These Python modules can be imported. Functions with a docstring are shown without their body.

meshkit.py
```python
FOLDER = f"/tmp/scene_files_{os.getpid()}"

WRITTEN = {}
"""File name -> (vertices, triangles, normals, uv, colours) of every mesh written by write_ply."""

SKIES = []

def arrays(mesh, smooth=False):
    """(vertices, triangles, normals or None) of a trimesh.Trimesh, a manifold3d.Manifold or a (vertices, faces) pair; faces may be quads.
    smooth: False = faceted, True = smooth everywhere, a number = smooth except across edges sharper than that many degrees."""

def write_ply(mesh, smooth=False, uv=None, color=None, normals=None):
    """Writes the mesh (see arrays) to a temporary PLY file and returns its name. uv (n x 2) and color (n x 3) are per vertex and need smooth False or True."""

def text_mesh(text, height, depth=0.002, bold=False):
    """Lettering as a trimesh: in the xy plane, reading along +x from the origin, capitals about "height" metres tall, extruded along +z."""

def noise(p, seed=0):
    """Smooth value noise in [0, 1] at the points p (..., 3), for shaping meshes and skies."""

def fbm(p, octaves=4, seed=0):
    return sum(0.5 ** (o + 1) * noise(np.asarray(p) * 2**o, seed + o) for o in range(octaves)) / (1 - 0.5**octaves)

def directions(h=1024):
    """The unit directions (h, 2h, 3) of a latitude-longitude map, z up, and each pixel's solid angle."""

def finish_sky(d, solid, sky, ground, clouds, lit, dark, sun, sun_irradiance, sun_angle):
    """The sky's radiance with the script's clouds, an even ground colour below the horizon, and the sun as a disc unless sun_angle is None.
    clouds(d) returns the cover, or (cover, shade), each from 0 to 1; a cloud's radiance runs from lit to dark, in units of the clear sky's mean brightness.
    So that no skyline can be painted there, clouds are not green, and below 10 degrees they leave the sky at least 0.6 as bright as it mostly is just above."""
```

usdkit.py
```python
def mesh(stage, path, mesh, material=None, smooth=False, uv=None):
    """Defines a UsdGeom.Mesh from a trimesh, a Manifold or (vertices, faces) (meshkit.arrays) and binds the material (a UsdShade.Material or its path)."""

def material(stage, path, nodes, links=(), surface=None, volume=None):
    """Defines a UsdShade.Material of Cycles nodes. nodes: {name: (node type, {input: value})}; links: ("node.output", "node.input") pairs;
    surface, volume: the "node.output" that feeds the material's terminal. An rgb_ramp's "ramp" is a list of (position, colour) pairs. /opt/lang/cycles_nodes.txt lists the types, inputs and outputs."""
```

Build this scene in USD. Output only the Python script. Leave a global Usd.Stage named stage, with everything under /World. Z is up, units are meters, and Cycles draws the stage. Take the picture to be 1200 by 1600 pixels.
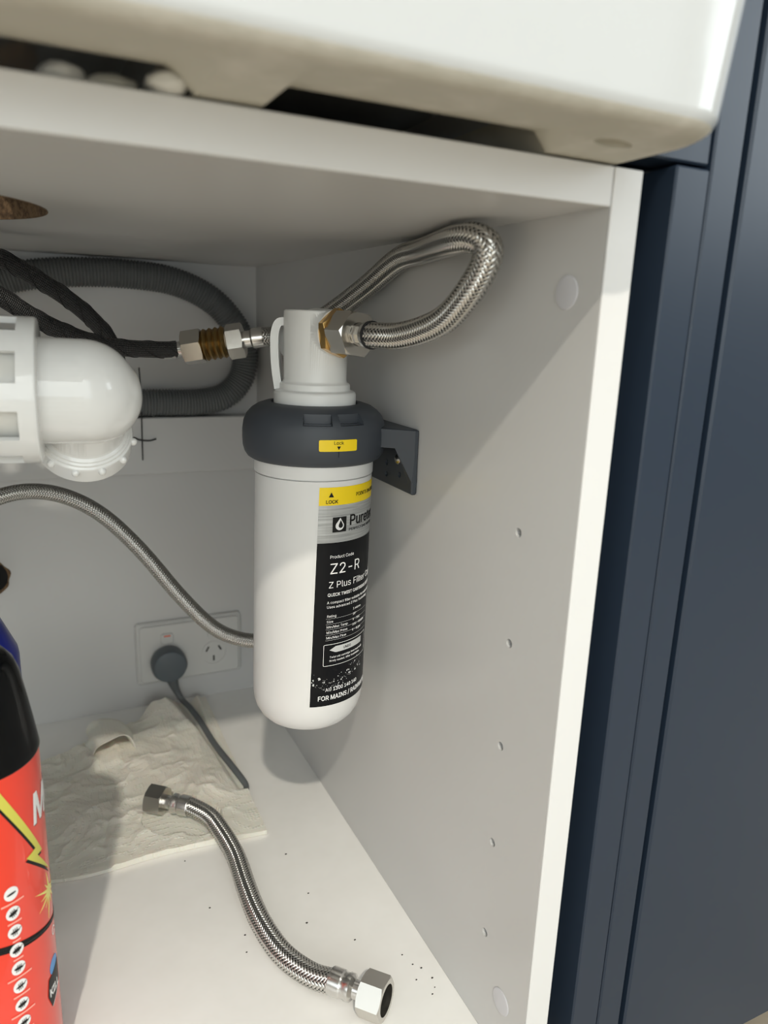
import math, numpy as np, trimesh, manifold3d as m3, shapely, usdkit, meshkit
from shapely import affinity
from shapely.geometry import Polygon, Point, box as sbox
from pxr import Usd, UsdGeom, UsdLux, Gf, Sdf, UsdShade

rng = np.random.default_rng(7)
stage = Usd.Stage.CreateInMemory()
UsdGeom.SetStageUpAxis(stage, "Z")
UsdGeom.SetStageMetersPerUnit(stage, 1.0)
UsdGeom.Xform.Define(stage, "/World")
UsdGeom.Scope.Define(stage, "/World/Looks")

# ---------------------------------------------------------------- camera, light, exposure
RIGHT = (0.90084, -0.43259, 0.03674)
DOWN = (-0.07437, -0.23714, -0.96862)
FWD = (0.42773, 0.86984, -0.24580)
CAM = (-0.23062, -0.26325, 0.42596)
cam = UsdGeom.Camera.Define(stage, "/World/camera")
cam.AddTransformOp().Set(Gf.Matrix4d(*RIGHT, 0, *[-x for x in DOWN], 0, *[-x for x in FWD], 0, *CAM, 1))
cam.CreateFocalLengthAttr(6.86)
cam.CreateHorizontalApertureAttr(6.86 * 1200 / 1165.82)
cam.CreateVerticalApertureAttr(6.86 * 1600 / 1165.82)
cam.CreateFStopAttr(1.9)
cam.CreateFocusDistanceAttr(0.50)
cam.CreateClippingRangeAttr(Gf.Vec2f(0.01, 100))
cam.CreateExposureAttr(-0.03)

window = UsdLux.RectLight.Define(stage, "/World/added_daylight")   # added area light on the left, brightens the right side panel
window.AddTranslateOp().Set(Gf.Vec3d(-2.98, -1.35, 1.25))
window.AddRotateZOp().Set(-90.0)
window.AddRotateXOp().Set(90.0)
window.CreateWidthAttr(2.2)
window.CreateHeightAttr(1.3)
window.CreateIntensityAttr(1.3)
window.CreateColorAttr(Gf.Vec3f(0.88, 0.96, 1.0))


window2 = UsdLux.RectLight.Define(stage, "/World/added_daylight_001")   # added area light, brightens the reflection high on the navy door
window2.AddTranslateOp().Set(Gf.Vec3d(2.48, -1.5, 1.45))
window2.AddRotateZOp().Set(90.0)
window2.AddRotateXOp().Set(90.0)
window2.CreateWidthAttr(2.0)
window2.CreateHeightAttr(1.2)
window2.CreateIntensityAttr(3.8)
window2.CreateColorAttr(Gf.Vec3f(0.88, 0.96, 1.0))

front_fill = UsdLux.RectLight.Define(stage, "/World/added_front_daylight")   # added low frontal fill for the front edges and the trap
front_fill.AddTranslateOp().Set(Gf.Vec3d(-1.0, -2.60, 0.95))
front_fill.AddRotateXOp().Set(90.0)
front_fill.CreateWidthAttr(2.6)
front_fill.CreateHeightAttr(1.9)
front_fill.CreateIntensityAttr(2.15)
front_fill.CreateColorAttr(Gf.Vec3f(0.88, 0.97, 1.0))

panel = UsdLux.RectLight.Define(stage, "/World/added_ceiling_fill")   # soft overhead fill added for the ambient light, no fitting known
panel.AddTranslateOp().Set(Gf.Vec3d(-0.6, -1.15, 2.19))
panel.CreateWidthAttr(2.0)
panel.CreateHeightAttr(0.9)
panel.CreateIntensityAttr(2.2)
panel.CreateColorAttr(Gf.Vec3f(0.94, 1.0, 1.0))


def downlight(name, pos, inten, r=0.04):
    l = UsdLux.DiskLight.Define(stage, "/World/" + name)
    l.AddTranslateOp().Set(Gf.Vec3d(*pos))
    l.CreateRadiusAttr(r)
    l.CreateIntensityAttr(inten)
    l.CreateColorAttr(Gf.Vec3f(1.0, 0.93, 0.80))


LAMP = 3300.0
downlight("ceiling_downlight", (-0.77, -1.80, 2.16), LAMP)
downlight("ceiling_downlight_001", (1.5, -1.9, 2.16), LAMP * 0.08)
downlight("ceiling_downlight_002", (-2.6, -1.6, 2.16), LAMP * 0.08)


# ---------------------------------------------------------------- helpers
USED = {}


def numbered(path):
    n = USED.get(path, -1) + 1
    USED[path] = n
    return path if n == 0 else "%s_%03d" % (path, n)


def tag(p, label=None, cat=None, group=None, kind=None):
    for k, v in (("label", label), ("category", cat), ("group", group), ("kind", kind)):
        if v:
            p.SetCustomDataByKey(k, v)
    return p


def thing(name, label, cat, loc=(0, 0, 0), group=None):
    x = UsdGeom.Xform.Define(stage, numbered("/World/" + name))
    x.AddTranslateOp().Set(Gf.Vec3d(*map(float, loc)))
    p = x.GetPrim()
    LOC[str(p.GetPath())] = np.array(loc, float)
    return tag(p, label, cat, group)


LOC = {}


def obj(name, mesh, mat, parent=None, smooth=35, uv=None, label=None, kind=None):
    """mesh in world coordinates; stored relative to the thing's base"""
    base = str(parent.GetPath()) if parent is not None else "/World"
    root = "/".join(base.split("/")[:3])
    off = LOC.get(root, np.zeros(3))
    v, f, _ = meshkit.arrays(mesh)
    g = usdkit.mesh(stage, numbered(base + "/" + name), (v - off, f), mat, smooth=(True if uv is not None else smooth), uv=uv)
    return tag(g.GetPrim(), label, kind=kind)


cat = trimesh.util.concatenate


def V(*a):
    return np.array(a, float)


def box(x0, x1, y0, y1, z0, z1, b=0.0):
    """box, edges chamfered by b"""
    if b <= 0:
        m = trimesh.creation.box([x1 - x0, y1 - y0, z1 - z0])
        m.apply_translation([(x0 + x1) / 2, (y0 + y1) / 2, (z0 + z1) / 2])
        return m
    P = []
    for X, sx in ((x0, 1), (x1, -1)):
        for Y, sy in ((y0, 1), (y1, -1)):
            for Z, sz in ((z0, 1), (z1, -1)):
                P += [(X, Y + sy * b, Z + sz * b), (X + sx * b, Y, Z + sz * b), (X + sx * b, Y + sy * b, Z)]
    return trimesh.convex.convex_hull(np.array(P))


def man(t):
    return m3.Manifold(m3.Mesh(np.asarray(t.vertices, np.float32), np.asarray(t.faces, np.uint32)))


def tri(m):
    q = m.to_mesh()
    return trimesh.Trimesh(q.vert_properties[:, :3], q.tri_verts, process=False)


def lathe(prof, n=72, c=(0, 0, 0), d=None):
    """closed profile [(r,z)...] from axis to axis, revolved; d turns z to direction d"""
    pr = np.array(prof, float)
    a = np.arange(n) * 2 * np.pi / n
    v = np.stack([pr[:, 0, None] * np.cos(a), pr[:, 0, None] * np.sin(a), np.repeat(pr[:, 1, None], n, 1)], -1).reshape(-1, 3)
    k = len(pr)
    i, j = np.meshgrid(np.arange(k - 1), np.arange(n), indexing="ij")
    j2 = (j + 1) % n
    q = np.stack([i * n + j, i * n + j2, (i + 1) * n + j2, (i + 1) * n + j], -1).reshape(-1, 4)
    f = np.vstack([q[:, [0, 1, 2]], q[:, [0, 2, 3]]])
    if pr[-1, 1] < pr[0, 1]:
        f = f[:, ::-1]
    t = trimesh.Trimesh(v, f, process=False)
    t.merge_vertices()
    t.update_faces(t.nondegenerate_faces())
    t.remove_unreferenced_vertices()
    if d is not None:
        t.apply_transform(trimesh.geometry.align_vectors([0, 0, 1], np.array(d, float) / np.linalg.norm(d)))
    t.apply_translation(c)
    return t


def ring(prof, n=72, c=(0, 0, 0), d=None):
    """profile closed on itself (a ring)"""
    return lathe(list(prof) + [prof[0]], n, c, d)


def spline(pts, step):
    """Catmull-Rom through the points, resampled evenly"""
    p = np.array(pts, float)
    p = np.vstack([2 * p[0] - p[1], p, 2 * p[-1] - p[-2]])
    out = []
    for i in range(1, len(p) - 2):
        t = np.linspace(0, 1, 60, endpoint=False)[:, None]
        a, b, c, e = p[i - 1], p[i], p[i + 1], p[i + 2]
        out.append(0.5 * (2 * b + (c - a) * t + (2 * a - 5 * b + 4 * c - e) * t**2 + (3 * b - a - 3 * c + e) * t**3))
    q = np.vstack(out + [p[-2:-1]])
    for _ in range(3):  # soften the knots
        q[6:-6] = sum(q[6 + k : len(q) - 6 + k] for k in range(-6, 7)) / 13.0
    s = np.r_[0, np.cumsum(np.linalg.norm(np.diff(q, axis=0), axis=1))]
    n = max(3, int(round(s[-1] / step)) + 1)
    x = np.linspace(0, s[-1], n)
    return np.stack([np.interp(x, s, q[:, k]) for k in range(3)], 1), x


def frames(p):
    t = np.gradient(p, axis=0)
    t /= np.linalg.norm(t, axis=1, keepdims=True)
    a = np.cross(t[0], [0.3, 0.2, 1.0])
    a /= np.linalg.norm(a)
    A = [a]
    for i in range(1, len(p)):
        a = A[-1] - t[i] * np.dot(A[-1], t[i])
        A.append(a / np.linalg.norm(a))
    A = np.array(A)
    return t, A, np.cross(t, A)


def tube(p, r, n=20, uv=False):
    """closed tube along the polyline p, r scalar or per point"""
    t, A, B = frames(p)
    r = np.broadcast_to(np.asarray(r, float), (len(p),))
    m = n + 1 if uv else n
    a = np.arange(m) * 2 * np.pi / n
    v = p[:, None] + r[:, None, None] * (np.cos(a)[None, :, None] * A[:, None] + np.sin(a)[None, :, None] * B[:, None])
    i, j = np.meshgrid(np.arange(len(p) - 1), np.arange(n), indexing="ij")
    j2 = j + 1 if uv else (j + 1) % n
    q = np.stack([i * m + j, i * m + j2, (i + 1) * m + j2, (i + 1) * m + j], -1).reshape(-1, 4)
    f = np.vstack([q[:, [0, 1, 2]], q[:, [0, 2, 3]]])
    k = len(p) * m
    vv = np.vstack([v.reshape(-1, 3), p[:1], p[-1:]])
    jj = np.arange(n)
    jn = jj + 1 if uv else (jj + 1) % n
    f = np.vstack([f, np.stack([jn, jj, np.full(n, k)], 1), np.stack([(len(p) - 1) * m + jj, (len(p) - 1) * m + jn, np.full(n, k + 1)], 1)])
    if uv:
        s = np.r_[0, np.cumsum(np.linalg.norm(np.diff(p, axis=0), axis=1))]
        st = np.stack([np.tile(a / (2 * np.pi), len(p)), np.repeat(s, m)], 1)
        return (vv, f), np.vstack([st, [[0, 0], [0, s[-1]]]])
    return trimesh.Trimesh(vv, f, process=False)


def braid(p, R, N=16, pitch=0.036, fill=0.74, amp=0.00036):
    """woven sleeve of flat strand bundles along p (2/2 twill)"""
    t, A, B = frames(p)
    s = np.r_[0, np.cumsum(np.linalg.norm(np.diff(p, axis=0), axis=1))]
    w = fill * (2 * np.pi / N) / 2
    prof = np.array([-1.0, -0.4, 0.4, 1.0])
    lift = np.array([-0.00022, 0.0, 0.0, -0.00022])
    Vs, Fs, n0, m = [], [], 0, 4
    L = len(p)
    i, j = np.meshgrid(np.arange(L - 1), np.arange(m - 1), indexing="ij")
    q = np.stack([i * m + j, i * m + j + 1, (i + 1) * m + j + 1, (i + 1) * m + j], -1).reshape(-1, 4)
    f0 = np.vstack([q[:, [0, 1, 2]], q[:, [0, 2, 3]]])
    for sg in (1, -1):
        for k in range(N):
            ph = 2 * k + sg * 2 * N * s / pitch
            off = sg * np.cos(2 * np.pi * (ph - 0.5) / 4)
            rad = R + amp * np.clip(off * 1.4, -1, 1)
            th = 2 * np.pi * (k / N + sg * s / pitch)
            a = th[:, None] + w * prof[None]
            rr = rad[:, None] + lift[None]
            v = p[:, None] + rr[..., None] * (np.cos(a)[..., None] * A[:, None] + np.sin(a)[..., None] * B[:, None])
            Vs.append(v.reshape(-1, 3))
            Fs.append(f0 + n0)
            n0 += L * m
    return np.vstack(Vs), np.vstack(Fs)


def hexnut(c, d, af, h, hole=0.0, roll=0.0, cham=0.0012, back=True):
    """chamfered hexagon nut, base at c, along d; through hole of radius hole"""
    R = af / math.sqrt(3)
    hx = m3.Manifold.cylinder(h, R, R, 6).rotate([0, 0, roll])
    Rc = af / 2 + cham * 0.25
    k = Rc + cham * 2
    pr = [(0, 0), (Rc, 0), (k + R * 0.1, cham * 1.6), (k + R * 0.1, h - cham * 1.6), (Rc, h), (0, h)]
    if not back:
        pr = [(0, 0), (k + R * 0.1, 0), (k + R * 0.1, h - cham * 1.6), (Rc, h), (0, h)]
    m = hx ^ man(lathe(pr, 64))
    if hole:
        m = m - m3.Manifold.cylinder(h * 3, hole, hole, 40).translate([0, 0, -h])
    t = tri(m)
    t.apply_transform(trimesh.geometry.align_vectors([0, 0, 1], np.array(d, float) / np.linalg.norm(d)))
    t.apply_translation(c)
    return t


def extr(poly, h):
    ps = getattr(poly, "geoms", [poly])
    return cat([trimesh.creation.extrude_polygon(g, h, engine="earcut") for g in ps if g.area > 0])


def wrap(mesh, R, th0, z0, c, tilt=None, sub=0.003):
    """bend a flat piece (x along the circumference in metres, y up, z out) round a cylinder"""
    v, f = np.array(mesh.vertices), np.array(mesh.faces)
    if sub:
        v, f = trimesh.remesh.subdivide_to_size(v, f, sub)
    a = math.radians(th0) + v[:, 0] / R
    r = R + v[:, 2]
    w = np.stack([c[0] + r * np.cos(a), c[1] + r * np.sin(a), z0 + v[:, 1]], 1)
    return trimesh.Trimesh(tilt(w) if tilt else w, f, process=False)


def text(s, h, bold=False, squeeze=1.0):
    t = meshkit.text_mesh(s, h, 0.00012, bold)
    t.vertices[:, 0] *= squeeze
    return t


# ---------------------------------------------------------------- materials
def mat(name, color, rough=0.5, metal=0.0, bump=None, mix=None, coat=0.0, spec=0.5, sub=0.0, extra=None):
    """bump: (scale, strength, distance); mix: (scale, colour2, low, high) noise blend"""
    P = {"base_color": color, "roughness": rough, "metallic": metal, "coat_weight": coat, "coat_roughness": 0.05, "specular_ior_level": spec}
    if sub:
        P.update({"subsurface_weight": sub, "subsurface_scale": 0.003, "subsurface_radius": (1, 0.9, 0.8)})
    if extra:
        P.update(extra)
    N, L = {"p": ("principled_bsdf", P), "g": ("texture_coordinate", {})}, []
    if bump:
        N["n"] = ("noise_texture", {"scale": bump[0], "detail": 3.0})
        N["b"] = ("bump", {"strength": bump[1], "distance": bump[2]})
        L += [("g.object", "n.vector"), ("n.fac", "b.height"), ("b.normal", "p.normal")]
    if mix:
        N["m"] = ("noise_texture", {"scale": mix[0], "detail": 4.0, "roughness": 0.6})
        N["r"] = ("rgb_ramp", {"ramp": [(mix[2], color), (mix[3], mix[1])]})
        L += [("g.object", "m.vector"), ("m.fac", "r.fac"), ("r.color", "p.base_color")]
    return usdkit.material(stage, "/World/Looks/" + name, N, L, surface="p.BSDF")


def lin(r, g, b):
    return tuple(((x / 255 + 0.055) / 1.055) ** 2.4 if x > 10 else x / 255 / 12.92 for x in (r, g, b))


M_MEL = mat("shaded_melamine", (0.585, 0.583, 0.575), 0.32, bump=(900, 0.08, 0.0003))  # greyed well below white so the colour carries the interior shade
M_MELF = mat("lit_melamine_base", (0.88, 0.87, 0.845), 0.2, bump=(500, 0.05, 0.0003), mix=(35, (0.85, 0.84, 0.81), 0.35, 0.7))  # same board, lightened so the colour carries the light on the base
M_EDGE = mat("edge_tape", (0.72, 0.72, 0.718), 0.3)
M_CAPW = mat("cap_plastic", (0.60, 0.60, 0.63), 0.25)
M_CHIP = mat("raw_chipboard", lin(120, 96, 70), 0.9, mix=(260, lin(70, 52, 36), 0.4, 0.65), bump=(400, 0.6, 0.001))
M_WALL = mat("plasterboard", (0.50, 0.50, 0.49), 0.8)
M_FLOOR = mat("timber_floor", lin(178, 168, 152), 0.45, mix=(14, lin(150, 138, 120), 0.35, 0.7))
M_NAVY = mat("navy_satin_laminate", lin(38, 50, 66), 0.30, bump=(1400, 0.05, 0.0002))
M_NAVYD = mat("navy_gap_filler", lin(28, 32, 40), 0.6)
M_GLAZE = mat("white_glaze", (0.555, 0.575, 0.585), 0.06, coat=0.3, bump=(30, 0.03, 0.002))
M_CLAY = mat("unglazed_fireclay", lin(196, 193, 181), 0.75, mix=(38, lin(214, 210, 200), 0.48, 0.72), bump=(160, 0.4, 0.0008))
M_PVC = mat("white_pvc", (0.84, 0.85, 0.845), 0.12, coat=0.2)
M_PVCM = mat("white_pvc_matt", (0.72, 0.715, 0.68), 0.35)
M_ABS = mat("filter_head_plastic", (0.76, 0.765, 0.75), 0.28)
M_CART = mat("cartridge_plastic", (0.71, 0.71, 0.70), 0.3)
M_GREYP = mat("charcoal_plastic", lin(58, 63, 70), 0.5, bump=(1500, 0.12, 0.0002))
M_BLACKP = mat("black_plastic", (0.003, 0.0035, 0.004), 0.14, spec=0.15)
M_BLACKR = mat("black_rubber", (0.015, 0.015, 0.016), 0.6)
M_HOLE = mat("hole_shade_black", (0.006, 0.006, 0.006), 0.9)  # near-black that stands in for shade inside the hole and slots
M_STEEL = mat("stainless_braid_wire", (0.62, 0.61, 0.58), 0.27, 1.0)
M_CORE = mat("hose_core", (0.012, 0.012, 0.012), 0.5, 0.0)
M_NICKEL = mat("nickel_plate", (0.60, 0.58, 0.54), 0.20, 1.0, bump=(300, 0.06, 0.0003))
M_FERR = mat("crimp_steel", (0.70, 0.69, 0.67), 0.22, 1.0, bump=(200, 0.05, 0.0004))
M_BRASS = mat("brass", (0.72, 0.46, 0.17), 0.22, 1.0)
M_BRASSD = mat("dimmed_tarnished_brass", (0.32, 0.21, 0.08), 0.38, 1.0)  # tarnish darkened further to stand in for the dimmer light there
M_HOSEG = mat("grey_corrugated_plastic", lin(98, 101, 102), 0.5)
M_YEL = mat("yellow_print", lin(245, 212, 10), 0.4)
M_BLK = mat("black_print", (0.005, 0.0055, 0.007), 0.33, spec=0.18)
M_INK = mat("black_ink", (0.010, 0.010, 0.010), 0.4, spec=0.2)
M_WHT = mat("white_print", (0.80, 0.80, 0.80), 0.4)
M_PINKT = mat("pale_red_print", lin(250, 170, 155), 0.4)
M_GRYP = mat("grey_print", (0.55, 0.56, 0.56), 0.4)
M_RED = mat("red_can_print", lin(228, 62, 42), 0.28, coat=0.4)
M_BOLT = mat("olive_yellow_print", lin(206, 200, 84), 0.35)
M_BURST = mat("pale_yellow_print", lin(240, 228, 130), 0.35)
M_BLUEP = mat("sky_blue_print", lin(80, 150, 215), 0.35)
M_BLUE = mat("blue_plastic", lin(18, 32, 128), 0.25)
M_TIN = mat("tinplate", (0.7, 0.7, 0.7), 0.25, 1.0)
M_GPO = mat("outlet_plastic", (0.60, 0.598, 0.58), 0.3)
M_ORNG = mat("switch_marker", lin(226, 110, 84), 0.4)
M_PLUG = mat("grey_plug_plastic", lin(84, 92, 98), 0.45)
M_CORD = mat("grey_cord", lin(92, 96, 98), 0.5)
M_CRUMB = mat("dirt_crumb", (0.05, 0.045, 0.04), 0.8)
M_SILV = usdkit.material(stage, "/World/Looks/brushed_silver_print", {
    "p": ("principled_bsdf", {"roughness": 0.35, "metallic": 0.35}), "g": ("texture_coordinate", {}),
    "mp": ("mapping", {"scale": (30, 30, 900)}), "n": ("noise_texture", {"scale": 1.0, "detail": 3.0}),
    "r": ("rgb_ramp", {"ramp": [(0.3, lin(150, 152, 152)), (0.7, lin(196, 198, 198))]})},
    [("g.object", "mp.vector"), ("mp.vector", "n.vector"), ("n.fac", "r.fac"), ("r.color", "p.base_color")], surface="p.BSDF")
# quilted kitchen paper: rings of embossed dots
M_PAPER = usdkit.material(stage, "/World/Looks/kitchen_paper", {
    "p": ("principled_bsdf", {"roughness": 0.9, "base_color": (0.82, 0.775, 0.69), "subsurface_weight": 0.15, "subsurface_scale": 0.002}),
    "g": ("texture_coordinate", {}), "mp": ("mapping", {"scale": (1, 1, 0.02)}),
    "v": ("voronoi_texture", {"scale": 13.0, "randomness": 0.6}),
    "s": ("math", {"math_type": "multiply", "value2": 95.0}), "w": ("math", {"math_type": "sine"}),
    "d": ("voronoi_texture", {"scale": 340.0, "randomness": 0.35}), "dr": ("rgb_ramp", {"ramp": [(0.15, (1, 1, 1)), (0.55, (0, 0, 0))]}),
    "wr": ("rgb_ramp", {"ramp": [(0.05, (0, 0, 0)), (0.6, (1, 1, 1))]}), "n": ("noise_texture", {"scale": 70.0, "detail": 3.0}),
    "a": ("math", {"math_type": "multiply"}), "k": ("math", {"math_type": "multiply_add", "value2": 1.6}),
    "b": ("bump", {"strength": 0.5, "distance": 0.0007})},
    [("g.object", "mp.vector"), ("mp.vector", "v.vector"), ("mp.vector", "d.vector"), ("g.object", "n.vector"), ("v.distance", "s.value1"), ("s.value", "w.value1"),
     ("w.value", "wr.fac"), ("d.distance", "dr.fac"), ("wr.color", "a.value1"), ("dr.color", "a.value2"), ("n.fac", "k.value1"), ("a.value", "k.value3"), ("k.value", "b.height"), ("b.normal", "p.normal")], surface="p.BSDF")
# black nylon braid: st = (turn, metres)
M_NYLON = usdkit.material(stage, "/World/Looks/black_nylon_braid", {
    "p": ("principled_bsdf", {"roughness": 0.42}), "u": ("uvmap", {"attribute": "st"}),
    "m1": ("mapping", {"scale": (14, 700, 1), "rotation": (0, 0, 0)}),
    "sx": ("separate_xyz", {}), "a1": ("math", {"math_type": "multiply", "value2": 12.0}), "a2": ("math", {"math_type": "multiply", "value2": 420.0}),
    "p1": ("math", {"math_type": "add"}), "p2": ("math", {"math_type": "subtract"}),
    "s1": ("math", {"math_type": "multiply", "value2": 6.28318}), "s2": ("math", {"math_type": "multiply", "value2": 6.28318}),
    "c1": ("math", {"math_type": "sine"}), "c2": ("math", {"math_type": "sine"}), "mu": ("math", {"math_type": "multiply"}),
    "r": ("rgb_ramp", {"ramp": [(0.0, (0.012, 0.012, 0.013)), (0.55, (0.03, 0.03, 0.031)), (1.0, (0.14, 0.14, 0.14))]}),
    "b": ("bump", {"strength": 0.6, "distance": 0.0006})},
    [("u.UV", "sx.vector"), ("sx.x", "a1.value1"), ("sx.y", "a2.value1"), ("a1.value", "p1.value1"), ("a2.value", "p1.value2"), ("a1.value", "p2.value1"), ("a2.value", "p2.value2"),
     ("p1.value", "s1.value1"), ("p2.value", "s2.value1"), ("s1.value", "c1.value1"), ("s2.value", "c2.value1"), ("c1.value", "mu.value1"), ("c2.value", "mu.value2"),
     ("mu.value", "r.fac"), ("r.color", "p.base_color"), ("mu.value", "b.height"), ("b.normal", "p.normal")], surface="p.BSDF")

# ---------------------------------------------------------------- the setting
D, H, T = 0.529, 0.4768, 0.0159
LX = -0.600
FZ = -0.12
tag(obj("floor", box(-3.0, 2.5, -2.62, 0.60, FZ - 0.02, FZ), M_FLOOR), "pale grey-brown timber floor", kind="structure")
tag(obj("wall_back", box(-3.0, 2.5, 0.575, 0.60, FZ, 2.20), M_WALL), "pale plaster wall behind the cabinets", kind="structure")
tag(obj("wall_left", box(-3.04, -3.0, -2.62, 0.60, FZ, 2.20), M_WALL), "pale plaster wall at the left end of the kitchen", kind="structure")
tag(obj("wall_right", box(2.5, 2.54, -2.62, 0.60, FZ, 2.20), M_WALL), "pale plaster wall at the right end of the kitchen", kind="structure")
tag(obj("wall_front", box(-3.0, 2.5, -2.66, -2.62, FZ, 2.20), M_WALL), "pale plaster wall behind the photographer", kind="structure")
tag(obj("ceiling", box(-3.0, 2.5, -2.62, 0.60, 2.20, 2.24), M_WALL), "white plaster ceiling with downlights", kind="structure")

# ---------------------------------------------------------------- sink base cabinet
c = thing("sink_cabinet", "open white melamine cabinet under the sink", "cabinet", (-0.3, 0.27, -T))
side = man(box(0, T, 0.0006, D + 0.016, -T, H + T))
for z in (0.3216, 0.2587, 0.1957, 0.1323, 0.0687):
    side = side - m3.Manifold.cylinder(0.011, 0.0026, 0.0026, 20, True).rotate([0, 90, 0]).translate([0, 0.0447, z])
for z in (0.3216, 0.2587, 0.1957, 0.1323, 0.0687):
    side = side - m3.Manifold.cylinder(0.011, 0.0026, 0.0026, 20, True).rotate([0, 90, 0]).translate([0, D - 0.05, z])
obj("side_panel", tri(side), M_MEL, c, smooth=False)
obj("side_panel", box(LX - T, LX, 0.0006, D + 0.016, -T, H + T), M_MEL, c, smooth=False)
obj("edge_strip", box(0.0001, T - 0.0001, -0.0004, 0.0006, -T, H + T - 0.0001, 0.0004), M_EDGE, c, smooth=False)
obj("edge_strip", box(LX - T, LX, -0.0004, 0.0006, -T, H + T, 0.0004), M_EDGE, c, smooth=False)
HOLE = (-0.285, 0.204, 0.0748)
top = man(box(LX, -0.0002, 0.0006, D, H, H + T)) - m3.Manifold.cylinder(0.1, HOLE[2], HOLE[2], 96, True).translate([HOLE[0], HOLE[1], H])
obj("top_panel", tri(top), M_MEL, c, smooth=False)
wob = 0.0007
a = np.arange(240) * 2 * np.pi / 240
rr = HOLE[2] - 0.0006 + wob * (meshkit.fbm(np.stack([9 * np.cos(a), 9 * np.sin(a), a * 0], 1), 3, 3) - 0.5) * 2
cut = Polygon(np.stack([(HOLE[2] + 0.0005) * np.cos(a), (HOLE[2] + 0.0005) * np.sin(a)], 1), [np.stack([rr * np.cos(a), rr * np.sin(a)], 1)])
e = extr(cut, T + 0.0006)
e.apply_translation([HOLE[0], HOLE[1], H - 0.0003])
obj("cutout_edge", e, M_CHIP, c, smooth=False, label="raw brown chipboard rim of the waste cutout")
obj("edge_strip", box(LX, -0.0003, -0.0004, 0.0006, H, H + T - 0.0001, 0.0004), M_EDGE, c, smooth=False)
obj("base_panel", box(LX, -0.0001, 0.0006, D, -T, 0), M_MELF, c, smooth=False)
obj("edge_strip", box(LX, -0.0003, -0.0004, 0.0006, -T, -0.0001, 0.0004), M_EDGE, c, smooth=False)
back = man(box(LX, 0, D, D + 0.016, -T, H + T)) - m3.Manifold.cylinder(0.1, 0.0165, 0.0165, 40, True).rotate([90, 0, 0]).translate([-0.2712, D, 0.168])
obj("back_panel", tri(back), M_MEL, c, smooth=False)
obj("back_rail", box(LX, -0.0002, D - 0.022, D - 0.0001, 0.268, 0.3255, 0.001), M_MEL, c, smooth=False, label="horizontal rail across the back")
obj("hole_shade_disc", lathe([(0, 0), (0.0168, 0), (0.0168, 0.012), (0, 0.012)], 40, (-0.2712, D + 0.0125, 0.168), (0, -1, 0)), M_HOLE, c, smooth=35, label="black disc painting the darkness inside the pipe hole")  # disc added to paint the open hole dark
an = np.arange(48) * 2 * np.pi / 48
rimp = Polygon([((0.0185 + 0.0012 * math.sin(7 * t)) * math.cos(t), (0.0185 + 0.0012 * math.sin(5 * t + 1)) * math.sin(t)) for t in an], [[(0.0164 * math.cos(t), 0.0164 * math.sin(t)) for t in an]])
e = extr(rimp, 0.0008)
e.apply_transform(trimesh.transformations.rotation_matrix(math.pi / 2, [1, 0, 0]))
e.apply_translation([-0.2712, D, 0.168])
obj("hole_rim", e, M_CHIP, c, smooth=False, label="ragged chipboard rim of the pipe hole")
for y, z in ((0.0234, 0.4425), (0.0234, 0.0379)):
    obj("cover_cap", lathe([(0, 0), (0.0076, 0), (0.0078, 0.0004), (0.0072, 0.0009), (0, 0.0011)], 40, (0.0001, y, z), (-1, 0, 0)), M_CAPW, c, smooth=50, label="round white screw cover cap")

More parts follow.
